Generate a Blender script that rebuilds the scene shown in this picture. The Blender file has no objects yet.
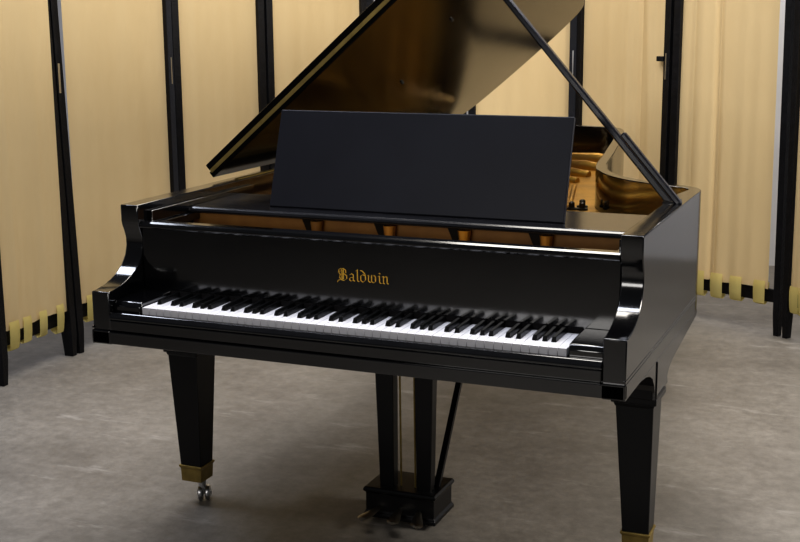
import bpy, bmesh, math, random
from mathutils import Vector, Matrix
random.seed(4)
C = bpy.context.scene.collection
R = math.radians

# ------------------------------------------------------------ materials
def mat(name, col, rough=.5, metal=0., spec=.5, coat=0., noise=None, bump=None, trans=0.):
    m = bpy.data.materials.new(name); m.use_nodes = True
    nt = m.node_tree; b = nt.nodes['Principled BSDF']
    b.inputs['Base Color'].default_value = (*col, 1)
    b.inputs['Roughness'].default_value = rough
    b.inputs['Metallic'].default_value = metal
    b.inputs['Specular IOR Level'].default_value = spec
    b.inputs['Coat Weight'].default_value = coat
    tc = nt.nodes.new('ShaderNodeTexCoord')
    if noise:
        sc, c2, r2 = noise
        n = nt.nodes.new('ShaderNodeTexNoise'); n.inputs['Scale'].default_value = sc; n.inputs['Detail'].default_value = 6
        nt.links.new(tc.outputs['Object'], n.inputs['Vector'])
        r = nt.nodes.new('ShaderNodeValToRGB'); r.color_ramp.elements[0].position = .35; r.color_ramp.elements[1].position = .68
        r.color_ramp.elements[0].color = (*col, 1); r.color_ramp.elements[1].color = (*c2, 1)
        nt.links.new(n.outputs['Fac'], r.inputs['Fac']); nt.links.new(r.outputs['Color'], b.inputs['Base Color'])
        mr = nt.nodes.new('ShaderNodeMapRange'); mr.inputs['To Min'].default_value = rough; mr.inputs['To Max'].default_value = r2
        nt.links.new(n.outputs['Fac'], mr.inputs['Value']); nt.links.new(mr.outputs['Result'], b.inputs['Roughness'])
    if bump:
        n = nt.nodes.new('ShaderNodeTexNoise'); n.inputs['Scale'].default_value = bump[0]; n.inputs['Detail'].default_value = 5
        nt.links.new(tc.outputs['Object'], n.inputs['Vector'])
        bp = nt.nodes.new('ShaderNodeBump'); bp.inputs['Strength'].default_value = bump[1]; bp.inputs['Distance'].default_value = .01
        nt.links.new(n.outputs['Fac'], bp.inputs['Height']); nt.links.new(bp.outputs['Normal'], b.inputs['Normal'])
    return m

EB = mat('ebony_gloss', (.0015, .0015, .002), .09, spec=.8, noise=(5, (.003, .003, .0035), .15), bump=(14, .015))
LIDM = mat('ebony_lid', (.002, .0016, .0012), .10, spec=.24, noise=(2.2, (.004, .003, .002), .17), bump=(5, .02))
DESK = mat('worn_satin_black', (.008, .0085, .0135), .40, spec=.35, noise=(3, (.012, .013, .020), .5))
PROPM = mat('prop_black', (.007, .007, .012), .25, spec=.6)
LEGM = mat('satin_black', (.003, .003, .0035), .28, spec=.3)
EB.node_tree.nodes['Principled BSDF'].inputs['IOR'].default_value = 1.62
IVORY = mat('key_ivory', (.88, .87, .89), .25)
KEYF = mat('key_front', (.80, .79, .83), .35)
BK = mat('sharp_black', (.004, .004, .004), .3)
GOLDL = mat('gold_leaf', (1.0, .62, .07), .4, noise=(200, (1.0, .52, .04), .45))
GOLDP = mat('gold_bronze_paint', (.85, .50, .09), .26, metal=.85, noise=(9, (.6, .34, .09), .5), bump=(60, .08))
BROWN = mat('brown_wood', (.30, .15, .03), .5, noise=(14, (.23, .11, .02), .6))
BRASS = mat('brass', (.55, .42, .16), .35, metal=1, noise=(20, (.4, .3, .1), .5))
BRASSD = mat('dull_brass', (.30, .22, .07), .42, metal=.7, noise=(25, (.22, .16, .05), .55))
PEDM = mat('worn_pedal', (.30, .27, .22), .35, metal=1)
STEEL = mat('steel', (.5, .5, .5), .3, metal=1)
RUBBER = mat('dark_iron', (.05, .045, .04), .35, metal=.8)
FELT = mat('dark_felt', (.004, .003, .003), .95)
POSTM = mat('post_black_wood', (.003, .003, .004), .4, spec=.25, noise=(30, (.006, .006, .008), .6), bump=(120, .3))
STRIP = mat('fastener_tape', (.011, .012, .018), .9, bump=(260, .8))

def floor_mat():
    m = bpy.data.materials.new('concrete'); m.use_nodes = True; nt = m.node_tree; b = nt.nodes['Principled BSDF']
    tc = nt.nodes.new('ShaderNodeTexCoord')
    def noise(s, d, r=.6, st=None):
        n = nt.nodes.new('ShaderNodeTexNoise'); n.inputs['Scale'].default_value = s; n.inputs['Detail'].default_value = d; n.inputs['Roughness'].default_value = r
        if st:
            mp = nt.nodes.new('ShaderNodeMapping'); mp.inputs['Scale'].default_value = st; mp.inputs['Rotation'].default_value = (0, 0, .35)
            nt.links.new(tc.outputs['Object'], mp.inputs['Vector']); nt.links.new(mp.outputs['Vector'], n.inputs['Vector'])
        else: nt.links.new(tc.outputs['Object'], n.inputs['Vector'])
        return n
    a = noise(1.8, 10, .68); c = noise(22, 9, .75); s = noise(3.0, 9, .68, (.8, 3.0, 1))
    r1 = nt.nodes.new('ShaderNodeValToRGB'); e = r1.color_ramp.elements
    e[0].position = .3; e[0].color = (.145, .131, .114, 1); e[1].position = .72; e[1].color = (.275, .255, .226, 1)
    nt.links.new(a.outputs['Fac'], r1.inputs['Fac'])
    r2 = nt.nodes.new('ShaderNodeValToRGB'); e = r2.color_ramp.elements
    e[0].position = .35; e[0].color = (.70, .70, .70, 1); e[1].position = .7; e[1].color = (1.15, 1.15, 1.15, 1)
    nt.links.new(c.outputs['Fac'], r2.inputs['Fac'])
    mx = nt.nodes.new('ShaderNodeMix'); mx.data_type = 'RGBA'; mx.blend_type = 'MULTIPLY'; mx.inputs['Factor'].default_value = 1
    nt.links.new(r1.outputs['Color'], mx.inputs['A']); nt.links.new(r2.outputs['Color'], mx.inputs['B'])
    r3 = nt.nodes.new('ShaderNodeValToRGB'); e = r3.color_ramp.elements
    e[0].position = .59; e[0].color = (0, 0, 0, 1); e[1].position = .72; e[1].color = (.5, .5, .5, 1)
    nt.links.new(s.outputs['Fac'], r3.inputs['Fac'])
    m2 = nt.nodes.new('ShaderNodeMix'); m2.data_type = 'RGBA'; m2.blend_type = 'MIX'
    nt.links.new(r3.outputs['Color'], m2.inputs['Factor']); nt.links.new(mx.outputs['Result'], m2.inputs['A']); m2.inputs['B'].default_value = (.46, .44, .41, 1)
    nt.links.new(m2.outputs['Result'], b.inputs['Base Color'])
    mr = nt.nodes.new('ShaderNodeMapRange'); mr.inputs['To Min'].default_value = .35; mr.inputs['To Max'].default_value = .7
    nt.links.new(c.outputs['Fac'], mr.inputs['Value']); nt.links.new(mr.outputs['Result'], b.inputs['Roughness'])
    bp = nt.nodes.new('ShaderNodeBump'); bp.inputs['Strength'].default_value = .12; bp.inputs['Distance'].default_value = .01
    nt.links.new(c.outputs['Fac'], bp.inputs['Height']); nt.links.new(bp.outputs['Normal'], b.inputs['Normal'])
    return m
FLOOR = floor_mat()
WALLM = mat('pale_wall', (.55, .56, .60), .8, noise=(3, (.5, .51, .55), .9))

def cloth(name, c1, c2):
    m = bpy.data.materials.new(name); m.use_nodes = True; nt = m.node_tree; b = nt.nodes['Principled BSDF']
    tc = nt.nodes.new('ShaderNodeTexCoord')
    mp = nt.nodes.new('ShaderNodeMapping'); mp.inputs['Scale'].default_value = (3, 3, .8)
    n = nt.nodes.new('ShaderNodeTexNoise'); n.inputs['Scale'].default_value = 1.6; n.inputs['Detail'].default_value = 6
    nt.links.new(tc.outputs['Object'], mp.inputs['Vector']); nt.links.new(mp.outputs['Vector'], n.inputs['Vector'])
    r = nt.nodes.new('ShaderNodeValToRGB'); e = r.color_ramp.elements
    e[0].position = .3; e[0].color = (*c1, 1); e[1].position = .7; e[1].color = (*c2, 1)
    nt.links.new(n.outputs['Fac'], r.inputs['Fac']); nt.links.new(r.outputs['Color'], b.inputs['Base Color'])
    b.inputs['Roughness'].default_value = .85; b.inputs['Specular IOR Level'].default_value = .15
    tr = nt.nodes.new('ShaderNodeBsdfTranslucent'); nt.links.new(r.outputs['Color'], tr.inputs['Color'])
    ms = nt.nodes.new('ShaderNodeMixShader'); ms.inputs[0].default_value = .3
    nt.links.new(b.outputs[0], ms.inputs[1]); nt.links.new(tr.outputs[0], ms.inputs[2])
    nt.links.new(ms.outputs[0], nt.nodes['Material Output'].inputs['Surface'])
    n2 = nt.nodes.new('ShaderNodeTexNoise'); n2.inputs['Scale'].default_value = 9; n2.inputs['Detail'].default_value = 4
    mp2 = nt.nodes.new('ShaderNodeMapping'); mp2.inputs['Scale'].default_value = (2, 2, .7)
    nt.links.new(tc.outputs['Object'], mp2.inputs['Vector']); nt.links.new(mp2.outputs['Vector'], n2.inputs['Vector'])
    bp = nt.nodes.new('ShaderNodeBump'); bp.inputs['Strength'].default_value = .3; bp.inputs['Distance'].default_value = .012
    nt.links.new(n2.outputs['Fac'], bp.inputs['Height']); nt.links.new(bp.outputs['Normal'], b.inputs['Normal'])
    return m
CLOTH = cloth('cream_cloth', (.70, .535, .295), (.745, .58, .33))
TABM = cloth('yellow_cloth', (.64, .53, .19), (.70, .60, .25))

# ------------------------------------------------------------ mesh helpers
def obj(name, bm, m, parent=None, bevel=0., smooth=False, seg=2, ang=35):
    bmesh.ops.recalc_face_normals(bm, faces=bm.faces)
    me = bpy.data.meshes.new(name); bm.to_mesh(me); bm.free()
    for mm in (m if isinstance(m, list) else [m]): me.materials.append(mm)
    if smooth:
        for p in me.polygons: p.use_smooth = True
    o = bpy.data.objects.new(name, me); C.objects.link(o)
    if parent: o.parent = parent
    if bevel:
        b = o.modifiers.new('Bevel', 'BEVEL'); b.width = bevel; b.segments = seg; b.limit_method = 'ANGLE'; b.angle_limit = R(ang)
        b.harden_normals = False
    if smooth:
        try: me.set_sharp_from_angle(angle=R(38))
        except Exception: pass
    return o
def empty(name, loc, rz=0, parent=None):
    o = bpy.data.objects.new(name, None); C.objects.link(o); o.location = loc; o.rotation_euler = (0, 0, rz); o.empty_display_size = .1
    if parent: o.parent = parent
    return o
def tag(o, label, cat, group=None):
    o['label'] = label; o['category'] = cat
    if group: o['group'] = group
def box(bm, x0, x1, y0, y1, z0, z1, mi=0):
    vs = [bm.verts.new((x, y, z)) for z in (z0, z1) for x, y in ((x0, y0), (x1, y0), (x1, y1), (x0, y1))]
    fs = [(0, 3, 2, 1), (4, 5, 6, 7), (0, 1, 5, 4), (1, 2, 6, 5), (2, 3, 7, 6), (3, 0, 4, 7)]
    for f in fs: bm.faces.new([vs[i] for i in f]).material_index = mi
    return vs
def frustum(bm, secs):
    """secs: list of (cx,cy,hx,hy,z)"""
    rings = []
    for cx, cy, hx, hy, z in secs:
        rings.append([bm.verts.new((cx + a * hx, cy + b * hy, z)) for a, b in ((-1, -1), (1, -1), (1, 1), (-1, 1))])
    for r0, r1 in zip(rings, rings[1:]):
        for i in range(4):
            bm.faces.new((r0[i], r0[(i + 1) % 4], r1[(i + 1) % 4], r1[i]))
    bm.faces.new(rings[0]); bm.faces.new(rings[-1])
def prism(bm, pts, axis, a, b):
    """closed polygon pts extruded along an axis from a to b"""
    def P(u, v, w):
        return {'x': (w, u, v), 'y': (u, w, v), 'z': (u, v, w)}[axis]
    A = [bm.verts.new(P(u, v, a)) for u, v in pts]; B = [bm.verts.new(P(u, v, b)) for u, v in pts]
    n = len(pts)
    bm.faces.new(A); bm.faces.new(list(reversed(B)))
    for i in range(n): bm.faces.new((A[i], A[(i + 1) % n], B[(i + 1) % n], B[i]))
def bar(bm, p0, p1, w, t, up=(0, 0, 1), w1=None, t1=None):
    p0 = Vector(p0); p1 = Vector(p1); d = (p1 - p0).normalized(); s = d.cross(Vector(up)).normalized(); u = s.cross(d)
    w1 = w1 or w; t1 = t1 or t
    A = [bm.verts.new(p0 + s * a * w / 2 + u * b * t / 2) for a, b in ((-1, -1), (1, -1), (1, 1), (-1, 1))]
    B = [bm.verts.new(p1 + s * a * w1 / 2 + u * b * t1 / 2) for a, b in ((-1, -1), (1, -1), (1, 1), (-1, 1))]
    bm.faces.new(A); bm.faces.new(B)
    for i in range(4): bm.faces.new((A[i], A[(i + 1) % 4], B[(i + 1) % 4], B[i]))
def lathe(bm, prof, M=Matrix(), n=24):
    rings = []
    for r, z in prof:
        rings.append([bm.verts.new(M @ Vector((r * math.cos(2 * math.pi * k / n), r * math.sin(2 * math.pi * k / n), z))) for k in range(n)])
    for a, b in zip(rings, rings[1:]):
        for k in range(n): bm.faces.new((a[k], a[(k + 1) % n], b[(k + 1) % n], b[k]))
    bm.faces.new(rings[0]); bm.faces.new(rings[-1])
def tube(bm, pts, r, n=10):
    rings = []
    for i, p in enumerate(pts):
        p = Vector(p); d = (Vector(pts[min(i + 1, len(pts) - 1)]) - Vector(pts[max(i - 1, 0)])).normalized()
        s = d.cross(Vector((.13, .2, 1))).normalized(); u = s.cross(d)
        rings.append([bm.verts.new(p + (s * math.cos(2 * math.pi * k / n) + u * math.sin(2 * math.pi * k / n)) * r) for k in range(n)])
    for a, b in zip(rings, rings[1:]):
        for k in range(n): bm.faces.new((a[k], a[(k + 1) % n], b[(k + 1) % n], b[k]))
    bm.faces.new(rings[0]); bm.faces.new(rings[-1])
def catmull(P, k=4):
    out = []
    for i in range(len(P) - 1):
        p0 = P[max(i - 1, 0)]; p1 = P[i]; p2 = P[i + 1]; p3 = P[min(i + 2, len(P) - 1)]
        for j in range(k):
            t = j / k
            out.append(tuple(.5 * ((2 * b) + (-a + c) * t + (2 * a - 5 * b + 4 * c - d) * t * t + (-a + 3 * b - 3 * c + d) * t ** 3)
                             for a, b, c, d in zip(p0, p1, p2, p3)))
    out.append(tuple(P[-1])); return out
def offset(path, d):
    """offset an open 2-D path to its left by d"""
    out = []
    for i, p in enumerate(path):
        a = Vector(path[max(i - 1, 0)]); b = Vector(path[min(i + 1, len(path) - 1)])
        t = (b - a).normalized(); out.append((p[0] - t.y * d, p[1] + t.x * d))
    return out

# ------------------------------------------------------------ the piano
W = .765; ZT = 1.007; ZB = .63; TH = .058
piano = empty('grand_piano', (0, 0, 0))
tag(piano, 'black concert grand piano with raised lid and gold blackletter name, standing on concrete floor', 'piano')

curve = catmull([(.765, .90), (.765, .985), (.751, 1.04), (.71, 1.08), (.655, 1.108), (.6, 1.14), (.541, 1.178), (.49, 1.224), (.44, 1.287),
                 (.395, 1.37), (.355, 1.48), (.325, 1.62), (.29, 1.85), (.245, 2.12), (.198, 2.41), (.146, 2.7), (.10, 2.9), (.04, 3.02),
                 (-.1, 3.08), (-.35, 3.1), (-.6, 3.08), (-.71, 3.03), (-.757, 2.93), (-.765, 2.8), (-.765, .90)], 4)
def off_rim(extra=0):
    a_ = offset(curve, TH + extra); b_ = offset(curve, .038 + extra); n_ = len(curve)
    return [tuple(p * (1 - min(1, i / 6, (n_ - 1 - i) / 3)) + q * min(1, i / 6, (n_ - 1 - i) / 3) for p, q in zip(u_, v_)) for i, (u_, v_) in enumerate(zip(a_, b_))]
inner = off_rim()
# end stations stay square to the straight sides
inner[0] = (W - TH, .90); inner[-1] = (-W + TH, .90)
bm = bmesh.new()
rings = []
for (ox, oy), (ix, iy) in zip(curve, inner):
    rings.append([bm.verts.new(c) for c in ((ox, oy, ZT), (ix, iy, ZT), (ix, iy, ZB), (ox, oy, ZB))])
for a, b in zip(rings, rings[1:]):
    for i in range(4): bm.faces.new((a[i], a[(i + 1) % 4], b[(i + 1) % 4], b[i]))
# arm profile (y, z): cheek sweeping up to the rim top
prof = [(.90, ZB), (-.022, ZB), (-.022, .782), (.0, .783), (.035, .789), (.07, .799), (.10, .812), (.128, .832), (.147, .857), (.156, .885),
        (.155, .910), (.148, .930), (.141, .945), (.137, .960), (.137, ZT), (.90, ZT)]
for s in (1, -1):
    O = [bm.verts.new((s * W, y, z)) for y, z in prof]; I = [bm.verts.new((s * (W - TH), y, z)) for y, z in prof]
    bm.faces.new(O); bm.faces.new(I)
    for i in range(len(prof) - 1): bm.faces.new((O[i], O[i + 1], I[i + 1], I[i]))
bmesh.ops.remove_doubles(bm, verts=bm.verts, dist=1e-4)
obj('rim', bm, EB, piano, bevel=.003, smooth=True, ang=40)

# base mouldings round the case
bm = bmesh.new()
full = [(W, -.026)] + curve + [(-W, -.026)]
for z0, z1, d in ((.632, .672, .001), (.676, .682, .001)):
    o1 = offset(full, -d); o1[0] = (W + d, -.026 - d); o1[-1] = (-W - d, -.026 - d); i1 = offset(full, .004)
    i1[0] = (W - .004, -.026 - d); i1[-1] = (-W + .004, -.026 - d)
    rr = [[bm.verts.new(c) for c in ((a[0], a[1], z1), (b[0], b[1], z1), (b[0], b[1], z0), (a[0], a[1], z0))] for a, b in zip(o1, i1)]
    for a, b in zip(rr, rr[1:]):
        for i in range(4): bm.faces.new((a[i], a[(i + 1) % 4], b[(i + 1) % 4], b[i]))
    bm.faces.new(rr[0]); bm.faces.new(rr[-1])
obj('base_moulding', bm, EB, piano, bevel=.002, smooth=True)

# keybed and front rails
bm = bmesh.new(); box(bm, -W + .01, W - .01, -.015, .46, ZB + .002, .69)
obj('key_bed', bm, EB, piano, bevel=.003)
bm = bmesh.new()
box(bm, -W + .001, W - .001, -.030, -.015, .634, .670); box(bm, -W + TH + .001, W - TH - .001, -.026, -.010, .672, .703)
for s in (-1, 1): box(bm, s * (W - TH / 2) - TH / 2 - .001, s * (W - TH / 2) + TH / 2 + .001, -.030, -.012, .634, .672)
obj('front_rail', bm, EB, piano, bevel=.003)
bm = bmesh.new(); box(bm, -W + TH + .001, W - TH - .001, -.018, -.003, .70, .722)
prism(bm, [(-.030, .706), (-.030, .712), (-.018, .724), (-.004, .724), (-.004, .706)], 'x', -W + TH + .001, W - TH - .001)
obj('keyslip', bm, EB, piano, bevel=.002)
for s in (-1, 1):
    bm = bmesh.new(); a, b = sorted((s * .617, s * (W - TH - .001)))
    prism(bm, [(-.002, .70), (-.002, .742), (.008, .754), (.06, .757), (.154, .757), (.154, .70)], 'x', a, b)
    obj('key_block', bm, EB, piano, bevel=.004, smooth=True)

# keys
KW = 1.226 / 52; x0 = -.613
whites = 'ABCDEFG'
blk = 'ACDFG'
off = {'A': .0, 'C': -.0025, 'D': .0025, 'F': -.003, 'G': 0}
for i in range(52):
    x = x0 + i * KW; g = .0009; n = whites[i % 7]
    has = lambda q: q in blk
    rb = has(n) and i < 51                       # black key over the right edge
    lb = has(whites[(i - 1) % 7]) and i > 0
    rc = .0068 - off.get(n, 0) * .0 if rb else g
    lc = .0068 if lb else g
    bm = bmesh.new()
    pts = [(x + g, 0), (x + KW - g, 0), (x + KW - g, .048)]
    if rb: pts += [(x + KW - rc, .048)]
    pts += [(x + KW - rc, .152), (x + lc, .152)]
    if lb: pts += [(x + lc, .048)]
    pts += [(x + g, .048)]
    prism(bm, pts, 'z', .722, .7415)
    for f in bm.faces:
        if all(abs(v.co.y) < 1e-5 for v in f.verts): f.material_index = 1
    o = obj('white_key', bm, [IVORY, KEYF], piano)
for i in range(51):
    n = whites[i % 7]
    if n in blk:
        x = x0 + (i + 1) * KW + off[n]
        bm = bmesh.new()
        A = [(-.0065, .048, .7405), (.0065, .048, .7405), (.0065, .152, .7405), (-.0065, .152, .7405)]
        B = [(-.0050, .055, .7545), (.0050, .055, .7545), (.0050, .152, .7570), (-.0050, .152, .7570)]
        a = [bm.verts.new((x + p[0], p[1], p[2])) for p in A]; b = [bm.verts.new((x + p[0], p[1], p[2])) for p in B]
        bm.faces.new(a); bm.faces.new(b)
        for k in range(4): bm.faces.new((a[k], a[(k + 1) % 4], b[(k + 1) % 4], b[k]))
        obj('black_key', bm, BK, piano, bevel=.0012)

# fallboard (open, standing behind the keys)
XI = W - TH - .001
bm = bmesh.new(); prism(bm, [(.155, .752), (.155, .940), (.180, .940), (.180, .752)], 'x', -XI, XI)
fb = obj('fallboard', bm, EB, piano, bevel=.002)
bm = bmesh.new(); prism(bm, [(.147, .938), (.143, .943), (.143, .948), (.147, .954), (.154, .958), (.185, .958), (.185, .938)], 'x', -XI, XI)
obj('top_rail', bm, EB, piano, bevel=.0015)
bm = bmesh.new(); box(bm, -.615, .615, .1525, .1555, .742, .7585); obj('felt_strip', bm, FELT, piano)

# blackletter word in gold, drawn with a broad nib
def letters():
    bm = bmesh.new()
    glyphs = {
     'B': (1.12, [[(.16, 1.42), (.30, 1.58), (.46, 1.42), (.40, 1.25)], [(.10, 1.05), (.16, 1.42)], [(.28, 1.25), (.18, .98), (.30, .74), (.20, .45), (.32, .22)],
                [(.46, 1.45), (.46, .12)], [(.60, 1.40), (.60, .18)], [(.30, 1.52), (.56, 1.60), (.84, 1.38), (.86, 1.08), (.62, .86)],
                [(.50, .86), (.72, .86), (.94, .68), (.94, .26), (.66, .02)], [(.04, .0), (.24, .16), (.66, .02)], [(.0, -.22), (.04, .0), (.20, .02)]]),
     'a': (.72, [[(.12, .80), (.30, .98), (.50, .86), (.50, .16), (.64, .04)], [(.50, .52), (.24, .48), (.12, .34), (.14, .12), (.28, .02), (.48, .14)]]),
     'l': (.42, [[(.02, 1.36), (.18, 1.50)], [(.20, 1.56), (.20, .14), (.36, .02)]]),
     'd': (.76, [[(.10, 1.50), (.30, 1.42), (.58, 1.00), (.60, .30), (.34, .0)], [(.34, .98), (.12, .78), (.12, .22), (.34, .0)], [(.34, .98), (.56, .84)]]),
     'w': (1.08, [[(.04, .86), (.16, .98)], [(.16, .96), (.14, .20), (.34, .02)], [(.46, 1.0), (.46, .18), (.36, .04)], [(.46, .18), (.66, .02), (.86, .22), (.86, .80), (.70, 1.0)]]),
     'i': (.40, [[(.02, .86), (.16, .98)], [(.18, .94), (.18, .14), (.34, .02)], [(.14, 1.32), (.24, 1.26)]]),
     'n': (.72, [[(.02, .86), (.16, .98)], [(.18, .94), (.18, .16), (.10, .02)], [(.18, .10), (.28, .0)], [(.18, .76), (.42, .98), (.54, .84), (.54, .14), (.66, .02)]]),
    }
    total = sum(glyphs[c][0] for c in 'Baldwin'); S = .153 / total * 1.0; Z = .0215 / 1.0
    nib = Vector((math.cos(R(38)), math.sin(R(38)))) * .128
    x = -.0765
    for ch in 'Baldwin':
        adv, strokes = glyphs[ch]
        for st in strokes:
            for a, b in zip(st, st[1:]):
                a = Vector(a); b = Vector(b); d = (b - a)
                if d.length < 1e-6: continue
                d.normalize(); e = d * .02
                q = [a - e - nib / 2, a - e + nib / 2, b + e + nib / 2, b + e - nib / 2]
                cr = abs(d.x * nib.y - d.y * nib.x)
                if cr < .035:
                    n2 = Vector((-d.y, d.x)) * .022; q = [a - n2, a + n2, b + n2, b - n2]
                vs = [bm.verts.new((x + p.x * S, .1543, .830 + p.y * Z)) for p in q]
                f = bm.faces.new(vs)
                bm.normal_update()
                if f.normal.y > 0: f.normal_flip()
        x += adv * S
    me = bpy.data.meshes.new('lettering'); bm.to_mesh(me); bm.free(); me.materials.append(GOLDL)
    o = bpy.data.objects.new('lettering', me); C.objects.link(o); o.parent = fb; o['label'] = 'gold blackletter word Baldwin'
letters()

# music shelf, its side ledges and the music desk
for s in (-1, 1):
    bm = bmesh.new(); a, b = sorted((s * (XI), s * (XI - .028)))
    box(bm, a, b, .19, .74, .925, .950)
    a, b = sorted((s * (XI), s * (XI - .014))); box(bm, a, b, .19, .80, .950, .985)
    obj('shelf_ledge', bm, EB, piano, bevel=.002)
bm = bmesh.new(); XS = XI - .016
prism(bm, [(.388, .951), (.386, .954), (.386, .958), (.390, .964), (.397, .969), (.70, .969), (.70, .951)], 'x', -XS, XS)
obj('music_shelf', bm, mat('ebony_shelf', (.006, .006, .007), .12, spec=.85, noise=(6, (.01, .01, .012), .2)), piano, bevel=.002)
bm = bmesh.new()
def deskq(t, x): return (x, .468 + .070 * t, .9705 + .290 * t)
fr = [deskq(0, -.454), deskq(0, .474), deskq(1, .480), deskq(1, -.440)]
nrm = Vector((0, .292, -.092)).normalized() * .016
A = [bm.verts.new(p) for p in fr]; B = [bm.verts.new(Vector(p) + nrm) for p in fr]
bm.faces.new(A); bm.faces.new(B)
for k in range(4): bm.faces.new((A[k], A[(k + 1) % 4], B[(k + 1) % 4], B[k]))
md = obj('music_desk', bm, DESK, piano, bevel=.003)
bm = bmesh.new(); box(bm, -.40, .44, .49, .506, .9692, .978); obj('hinge_strip', bm, BRASSD, md)
for xx in (-.30, .33):
    bm = bmesh.new(); bar(bm, (xx, .62, .975), (xx, .535, 1.16), .02, .008, up=(1, 0, 0)); obj('desk_support', bm, LEGM, md, bevel=.001)

# inside: pin block, plate, struts
bm = bmesh.new(); box(bm, -XI + .002, XI - .002, .43, .56, .80, .948); obj('pin_block', bm, BROWN, piano, bevel=.002)
bm = bmesh.new(); box(bm, -XI + .002, XI - .002, .187, .428, .76, .885); obj('key_action', bm, mat('action_wood', (.16, .09, .03), .6), piano)
for xx in (-.265, -.03, .20, .44):
    bm = bmesh.new(); lathe(bm, [(.017, 0), (.016, .03), (.019, .058)], Matrix.Translation((xx, .412, .886)), 18)
    obj('plate_lug', bm, GOLDP if xx > -.2 else BROWN, piano, smooth=True)
    bm = bmesh.new(); prism(bm, [(xx - .055, .945), (xx - .018, .945), (xx - .012, .886), (xx - .03, .886)], 'y', .424, .4295); obj('block_slot', bm, LEGM, piano)
ipoly = off_rim(.001)
ipoly[0] = (XI - .001, .90); ipoly[-1] = (-XI + .001, .90)
bm = bmesh.new(); prism(bm, [(XI - .001, .562)] + ipoly + [(-XI + .001, .562)], 'z', .84, .868)
pl = obj('iron_plate', bm, GOLDP, piano)
pl['label'] = 'gold painted iron plate'
def rib(pts, r):
    bm = bmesh.new(); tube(bm, pts, r, 12); return obj('plate_rib', bm, GOLDP, pl, smooth=True)
for y, z, r in ((1.93, .868, .016), (2.08, .868, .020), (2.27, .870, .022), (2.50, .872, .026), (2.74, .875, .03)):
    rib([(-.62, y + .10, z), (-.2, y + .03, z), (.02, y, z + .01), (.10, y - .02, z)], r)
rib(catmull([(.13, 1.90, .872), (.17, 1.72, .872), (.21, 1.55, .872), (.235, 1.42, .872), (.24, 1.30, .872), (.22, 1.15, .872), (.15, .95, .872)], 3), .009)
for xs in (-.45, -.12, .12):
    rib([(xs, .57, .90), (xs - .02, 1.3, .895), (xs - .10, 1.9, .89)], .018)
for x, y in ((.285, 1.42), (.262, 1.36), (.30, 1.36)):
    bm = bmesh.new(); lathe(bm, [(.0, .868), (.020, .868), (.020, .874), (.011, .876), (.011, .892), (.006, .896)], Matrix.Translation((x, y, 0)), 12)
    obj('plate_bolt', bm, RUBBER, pl)
bm = bmesh.new(); prism(bm, [(XI - .001, .562)] + ipoly + [(-XI + .001, .562)], 'z', .70, .712); obj('soundboard', bm, BROWN, piano)
for y in (.9, 1.5, 2.1, 2.7):
    bm = bmesh.new(); xr = {.9: .70, 1.5: .29, 2.1: .19, 2.7: .11}[y]
    box(bm, -XI, xr, y - .04, y + .04, .635, .70); obj('belly_beam', bm, LEGM, piano)

# lid, hinged on the bass side
ANG = 40.5
lidroot = Vector((-W - .012, 0, 1.018))
lo = offset(curve, -.012)
lpts = [(x - lidroot.x, y) for x, y in lo if y > .95]
lpts = [(W + .012 - lidroot.x, .68)] + lpts + [(0, .68)]
bm = bmesh.new(); prism(bm, lpts, 'z', 0, .022)
lid = obj('lid', bm, LIDM, piano, bevel=.003); lid.location = lidroot; lid.rotation_euler = (0, -R(ANG), 0)
bm = bmesh.new(); prism(bm, [(.004, .682), (2 * W + .02, .682), (2 * W + .02, 1.19), (.004, 1.19)], 'z', .027, .049)
obj('front_flap', bm, LIDM, lid, bevel=.003)
bm = bmesh.new(); box(bm, .01, 2 * W, .677, .70, .0222, .0268); box(bm, .01, 2 * W, .6765, .6795, .014, .0225)
obj('piano_hinge', bm, BRASSD, lid)
for y in (1.38, 1.9, 2.75):
    bm = bmesh.new(); box(bm, -W - .013, -W + .05, y - .05, y + .05, ZT + .0005, ZT + .006)
    lathe(bm, [(.006, -.05), (.006, .05)], Matrix.Translation((-W - .013, y, ZT + .008)) @ Matrix.Rotation(R(90), 4, 'X'), 12)
    obj('lid_hinge', bm, BRASSD, piano)
# bumpers and strip on the spine side (seen as a pale line under the lid)
bm = bmesh.new(); box(bm, -W + .035, -W + .05, .74, 1.5, ZT + .0005, ZT + .004); obj('spine_strip', bm, BRASSD, piano)
for x, y in ((.42, 1.55), (.78, 1.35)):
    bm = bmesh.new(); lathe(bm, [(.006, -.008), (.007, -.001)], Matrix.Translation((x, y, 0)), 12)
    obj('lid_bumper', bm, RUBBER, lid)

# prop sticks
P0 = Vector((.722, .735, 1.000)); u = R(ANG)
dl = 1.10
P1 = lidroot + Vector((dl * math.cos(u), .83, dl * math.sin(u)))
bm = bmesh.new(); ax = (P1 - P0).normalized()
bar(bm, P0 - ax * .01, P1 - ax * .004, .022, .030, up=(0, 1, 0), w1=.018, t1=.026)
pr = obj('lid_prop', bm, PROPM, piano, bevel=.005, seg=3)
bm = bmesh.new(); Q0 = Vector((.752, .700, 1.004)); Q1 = Q0 + ax * .265
bar(bm, Q0, Q1, .018, .024, up=(0, 1, 0)); obj('short_prop', bm, PROPM, piano, bevel=.005, seg=3)
bm = bmesh.new(); box(bm, .70, .745, .70, .77, ZT - .02, ZT + .004); obj('prop_socket', bm, LEGM, piano, bevel=.003)
bm = bmesh.new(); bar(bm, P1 - Vector((.03, 0, 0.02)), P1 + Vector((.03, 0, .034)), .04, .006); obj('prop_plate', bm, BRASSD, piano)

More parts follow.
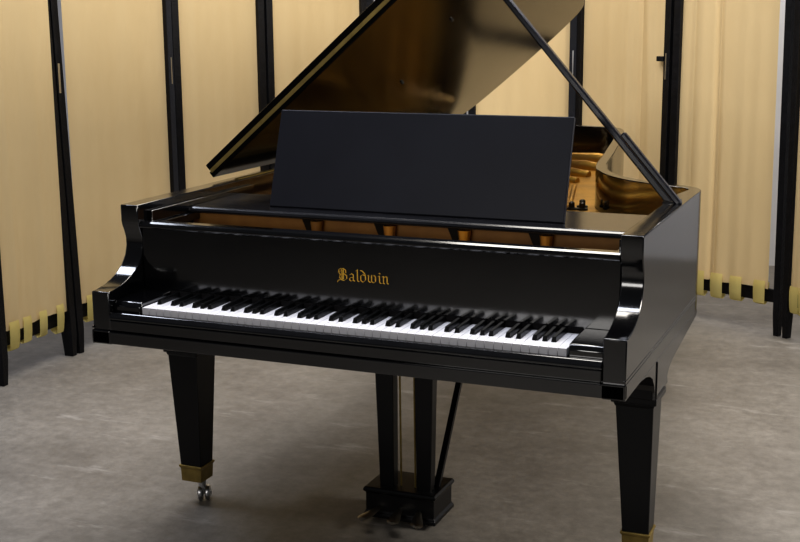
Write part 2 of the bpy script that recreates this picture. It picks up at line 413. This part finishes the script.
# legs
def make_leg(cx, cy, s, bracket=True):
    bm = bmesh.new(); cb = cx; cx = cx - .014 * s
    frustum(bm, [(cx, cy + .02, .053, .06, .525), (cb, cy, .037, .037, .128)])
    frustum(bm, [(cx, cy + .02, .062, .070, .525), (cx, cy + .02, .062, .070, .506)])
    frustum(bm, [(cx, cy + .02, .057, .064, .506), (cx, cy + .02, .053, .060, .494)])
    frustum(bm, [(cx, cy + .02, .052, .078, .632), (cx, cy + .02, .052, .078, .524)])
    leg = obj('leg', bm, LEGM, piano, bevel=.003); cx = cb
    bm = bmesh.new(); frustum(bm, [(cx, cy, .042, .042, .133), (cx, cy, .042, .042, .126), (cx, cy, .038, .038, .122), (cx, cy, .036, .036, .078)])
    f = obj('ferrule', bm, BRASSD, leg, bevel=.002); f['label'] = 'tarnished brass ferrule'
    bm = bmesh.new(); X = Matrix.Translation((cx + .014, cy + .016, .026)) @ Matrix.Rotation(R(25), 4, 'Z') @ Matrix.Rotation(R(90), 4, 'Y')
    for d in (-.012, .012):
        lathe(bm, [(.0, -.009), (.018, -.009), (.024, -.006), (.026, 0), (.024, .006), (.018, .009), (.0, .009)], X @ Matrix.Translation((0, 0, d)), 24)
    lathe(bm, [(.006, -.024), (.006, .024)], X, 12)
    lathe(bm, [(.011, .028), (.014, .082)], Matrix.Translation((cx + .010, cy + .012, 0)), 16)
    obj('caster', bm, STEEL, leg, smooth=True)
    return leg
make_leg(.722, .40, 1); make_leg(-.708, .40, 1.0); make_leg(-.33, 2.72, 1)
# side brackets that carry the front legs
bp = [(.12, .632), (.16, .630), (.22, .624), (.27, .612), (.31, .594), (.335, .568), (.345, .545), (.348, .524), (.53, .524), (.522, .545), (.545, .562),
      (.60, .575), (.70, .585), (.82, .597), (.98, .612), (1.0, .620), (1.0, .632)]
for s in (-1, 1):
    bm = bmesh.new(); a, b = sorted((s * (W + .001), s * (W - .05))); prism(bm, bp, 'x', a, b)
    box(bm, *sorted((s * (W + .001), s * (W + .004))), .36, .365, .525, .628)
    obj('leg_bracket', bm, EB, piano, bevel=.002)

# pedal lyre
ly = []
bm = bmesh.new(); frustum(bm, [(-.024, .535, .116, .082, .113), (-.024, .535, .120, .086, .106), (-.024, .535, .120, .086, .099), (-.024, .535, .113, .079, .094),
                               (-.024, .535, .113, .079, .036), (-.024, .535, .119, .085, .028), (-.024, .535, .119, .085, .016)])
lyre = obj('pedal_lyre', bm, LEGM, piano, bevel=.003)
for s in (-1, 1):
    bm = bmesh.new(); cx = -.012 + s * .066
    frustum(bm, [(cx, .485, .032, .022, .635), (cx + (.004 if s < 0 else -.006), .495, .023, .019, .110)])
    obj('lyre_post', bm, LEGM, lyre, bevel=.003)
bm = bmesh.new(); frustum(bm, [(-.004, .49, .12, .06, .634), (-.004, .49, .12, .06, .615)]); obj('lyre_top', bm, LEGM, lyre, bevel=.002)
bm = bmesh.new(); bar(bm, (.0715, .53, .112), (.0715, .90, .745 - .11), .018, .018); obj('lyre_brace', bm, LEGM, lyre, bevel=.002)
for xx in (-.035, .012):
    bm = bmesh.new(); tube(bm, [(xx - .0, .50, .11), (xx, .49, .63)], .003, 8); obj('pedal_rod', bm, BRASSD, lyre)
for xt, xr0 in ((-.118, -.082), (-.018, -.024), (.062, .036)):
    bm = bmesh.new()
    secs = [(.47, .009, .052), (.445, .011, .050), (.415, .017, .044), (.395, .021, .040), (.384, .018, .038), (.378, .008, .037)]
    T = [];  
    for y, h, z in secs:
        xx = xr0 + (xt - xr0) * (.47 - y) / .09
        T.append([bm.verts.new((xx - h, y, z)), bm.verts.new((xx - h * .5, y, z + .005)), bm.verts.new((xx + h * .5, y, z + .005)), bm.verts.new((xx + h, y, z)), bm.verts.new((xx, y, z - .006))])
    for a, b in zip(T, T[1:]):
        for k in range(5): bm.faces.new((a[k], a[(k + 1) % 5], b[(k + 1) % 5], b[k]))
    bm.faces.new(T[0]); bm.faces.new(T[-1])
    obj('pedal', bm, PEDM, lyre, smooth=True)

# ------------------------------------------------------------ curtain screens
CAM = Vector((1.36888, -2.87479, 1.54653)); RR = Vector((.923876, .382627, -.0070966)); UU = Vector((-.0709606, .1895021, .9793128)); FF = Vector((-.376056, .9042598, -.2022279))
F = 1248.02
posts = [(-2.18, 1.21), (-2.20, 1.74), (-2.12, 2.53), (-1.87, 3.05), (-1.55, 3.66), (-1.0, 3.84), (-.385, 3.92), (.210, 3.52), (.828, 3.24), (1.06, 3.06)]
LEAN = {1: -.06, 8: -.03}
HT = 2.32
def make_post(px, parent, ang, k, w=.040, d=.058):
    if k == 8: w, d = .032, .044
    bm = bmesh.new(); lx = LEAN.get(k, 0); q = Vector((lx * math.cos(ang), -lx * math.sin(ang)))
    frustum(bm, [(0, 0, w / 2 * .75, d / 2 * .8, .0), (q.x * .05, q.y * .05, w / 2, d / 2, .11), (q.x, q.y, w / 2, d / 2, HT)])
    o = obj('post', bm, POSTM, parent, bevel=.002); o.location = (px, 0, 0)
    return o
desc = ['leftmost screen frame, partly outside the left edge', 'screen frame second from the left, left of the piano', 'narrow screen frame behind the left arm of the piano',
        'screen frame rising behind the lower corner of the open lid', 'screen frame hidden mostly behind the open lid', 'screen frame behind the tail end of the open lid',
        'screen frame behind the prop stick and piano curve', 'wide screen frame right of the piano standing on concrete', 'rightmost screen frame cut by the right edge']
cdesc = ['plain cream curtain at the far left edge with yellow hem tabs', 'wide smooth cream curtain left of the piano arm', 'cream curtain between two black posts above the piano left arm',
         'cream curtain passing behind the slanting front edge of the lid', 'cream curtain almost wholly hidden behind the open lid', 'cream curtain between lid edge and music desk',
         'cream curtain with deep gathered folds behind the prop stick', 'cream folded curtain right of the piano with yellow hem tabs', 'sliver of cream curtain beyond the rightmost black post']
for i in range(9):
    a = Vector(posts[i]); b = Vector(posts[i + 1]); d = (b - a); L = d.length; ang = math.atan2(d.y, d.x); nrm = Vector((d.y, -d.x)).normalized()  # towards the room middle
    root = empty('screen_frame', (a.x, a.y, 0), ang)
    tag(root, 'black wooden ' + desc[i], 'screen frame', 'curtain screen frames')
    root['group'] = 'black frames of the curtain screens'
    x0_, x1_ = .0275, L - .0275
    if i == 0: x0_ = .0
    make_post(x0_, root, ang, i); make_post(x1_, root, ang, i + 1)
    for z in (.19, HT - .03, ):
        bm = bmesh.new(); box(bm, x0_ + .019, x1_ - .019, .004, .022, z - .032, z + .032); obj('rail', bm, POSTM, root, bevel=.002)
    if i in (1, 5):
        bm = bmesh.new(); box(bm, x1_ - .018, x1_ + .018, -.032, -.0285, .25, HT - .1); obj('fastener_strip', bm, STRIP, root)
    if i in (0, 1, 5, 6):
        bm = bmesh.new(); box(bm, x1_ - .003, x1_ + .003, -.034, -.0285, 1.21, 1.34); obj('latch_plate', bm, STEEL, root)
    if i == 6:
        bm = bmesh.new(); box(bm, x1_ - .055, x1_ - .015, -.045, -.02, 1.30, 1.325); obj('hook', bm, POSTM, root, bevel=.003)
    # curtain
    cr = empty('curtain', (a.x, a.y, 0), ang)
    tag(cr, cdesc[i], 'curtain', 'cream curtains on the screens')
    la = LEAN.get(i, 0) * math.cos(ang); lb = LEAN.get(i + 1, 0) * math.cos(ang)
    leanx = lambda t, z: (la * (1 - t) + lb * t) * z / HT
    bm = bmesh.new()
    amp = [.010, .007, .008, .008, .008, .010, .024, .020, .016][i]
    xl, xr_ = x0_ + {4: .09}.get(i, .0205), x1_ - {7: .055, 4: .13}.get(i, .0205)
    rnd = random.Random(20 + i); ph = [rnd.uniform(0, 6.28) for _ in range(6)]
    nx, nz = 90, 40; grid = []
    for r in range(nz + 1):
        z = .222 + (HT - .08 - .222) * r / nz; row = []
        for c in range(nx + 1):
            t = c / nx; x = xl + (xr_ - xl) * t
            k = .55 + .45 * (1 - r / nz)
            wv = math.sin(t * 11 + ph[0] + .9 * math.sin(z * 1.1 + ph[3])) + .5 * math.sin(t * 23 + ph[1] + .8 * z) * math.sin(t * 5 + ph[5]) + .3 * math.sin(t * 41 + ph[2] - .6 * z) * (.3 + .7 * k)
            if i == 6: wv = .5 * wv + 1.6 * math.exp(-((t - .80 - .05 * math.sin(z * 2)) / .05) ** 2) + 1.4 * math.exp(-((t - .55 - .05 * (1 - k)) / .04) ** 2) * k - 1.6 * math.exp(-((t - .68 - .06 * (1 - k)) / .025) ** 2)
            if i == 7: wv = .45 * wv - 2.6 * math.exp(-((t - .40 - .01 * math.sin(2 * z)) / .03) ** 2) - 1.3 * math.exp(-((t - .13) / .03) ** 2) + .9 * math.exp(-((t - .24) / .08) ** 2)
            edge = min(1, t * 12, (1 - t) * 12)
            row.append(bm.verts.new((x + leanx(t, z), -.008 - amp * k * wv * edge * .5, z + .006 * math.sin(t * 9 + ph[4]) * (1 if r == 0 else 0))))
        grid.append(row)
    for r in range(nz):
        for c in range(nx): bm.faces.new((grid[r][c], grid[r][c + 1], grid[r + 1][c + 1], grid[r + 1][c]))
    o = obj('cloth', bm, CLOTH, cr, smooth=True)
    nt_ = max(4, round((xr_ - xl) / .115))
    for k in range(nt_):
        t = (k + .5 + rnd.uniform(-.15, .15)) / nt_; x = xl + (xr_ - xl) * t; wd = .028 + rnd.uniform(-.004, .006)
        bm = bmesh.new(); zb = .135 + rnd.uniform(-.012, .012)
        gr = []
        for j, (yy, z) in enumerate(((-.012, .262), (-.016, .24), (-.014, .19), (-.010, .15), (-.006, zb), (.004, zb - .004), (.026, zb + .01), (.027, .25))):
            gr.append([bm.verts.new((x + u_ * wd * (1 + .05 * math.sin(j)), yy - .006 * (1 - u_ * u_) - .002, z)) for u_ in (-1, -.5, 0, .5, 1)])
        for p, q in zip(gr, gr[1:]):
            for c in range(4): bm.faces.new((p[c], p[c + 1], q[c + 1], q[c]))
        obj('hem_tab', bm, TABM, cr, smooth=True)

# ------------------------------------------------------------ setting
def struct(o): o['kind'] = 'structure'; return o
bm = bmesh.new(); box(bm, -6, 6.5, -6, 5.0, -.1, 0); struct(obj('floor', bm, FLOOR))
bm = bmesh.new(); box(bm, -6, 6.5, 5.0, 5.15, 0, 4.2); struct(obj('wall_back', bm, WALLM))
bm = bmesh.new(); box(bm, -6.15, -6, -6, 5.15, 0, 4.2); struct(obj('wall_left', bm, WALLM))

# ------------------------------------------------------------ light
def area(name, loc, target, sx, sy, power, col=(1, 1, 1)):
    l = bpy.data.lights.new(name, 'AREA'); l.shape = 'RECTANGLE'; l.size = sx; l.size_y = sy; l.energy = power; l.color = col
    o = bpy.data.objects.new(name, l); C.objects.link(o); o.location = loc
    o.rotation_euler = (Vector(target) - Vector(loc)).to_track_quat('-Z', 'Y').to_euler(); return o
area('ceiling_lamp', (-.7, 1.9, 4.4), (-.3, 2.2, 0), 3.0, 1.2, 128, (1, .95, .87))
area('side_fill', (3.8, 1.2, 2.4), (-.4, 1.9, .5), 1.2, 1.2, 150, (1, .95, .88))  # added fill from the right, brightens the floor under the piano and lower curtains
area('strip_lamp', (-2.9, .6, 4.0), (-1.6, .6, 0), 1.3, .5, 30, (.82, .87, 1))
area('strip_lamp', (-.5, .1, 4.0), (-.5, .3, 0), 4.2, .4, 100, (.86, .89, 1))
area('front_fill', (-.4, -4.6, 1.9), (-.2, 1.0, .9), 2.2, .8, 36, (1, .97, .93))  # added fill behind the camera, lifts the key fronts and gold word
area('rear_fill', (-.5, 4.75, 3.9), (-.5, 4.6, 1), 4, .3, 45, (1, .95, .9))  # unseen fill added behind the curtains to light the back wall
w = bpy.data.worlds.new('World'); bpy.context.scene.world = w; w.use_nodes = True
w.node_tree.nodes['Background'].inputs['Color'].default_value = (.9, .93, 1, 1); w.node_tree.nodes['Background'].inputs['Strength'].default_value = .06

# ------------------------------------------------------------ camera
cam = bpy.data.cameras.new('Camera'); co = bpy.data.objects.new('Camera', cam); C.objects.link(co)
M = Matrix((RR, UU, -FF)).transposed().to_4x4(); M.translation = CAM; co.matrix_world = M
cam.sensor_width = 36; cam.lens = F / 800 * 36; cam.clip_end = 60
bpy.context.scene.camera = co
vs = bpy.context.scene.view_settings; vs.view_transform = 'Standard'; vs.look = 'Medium High Contrast'; vs.exposure = 0
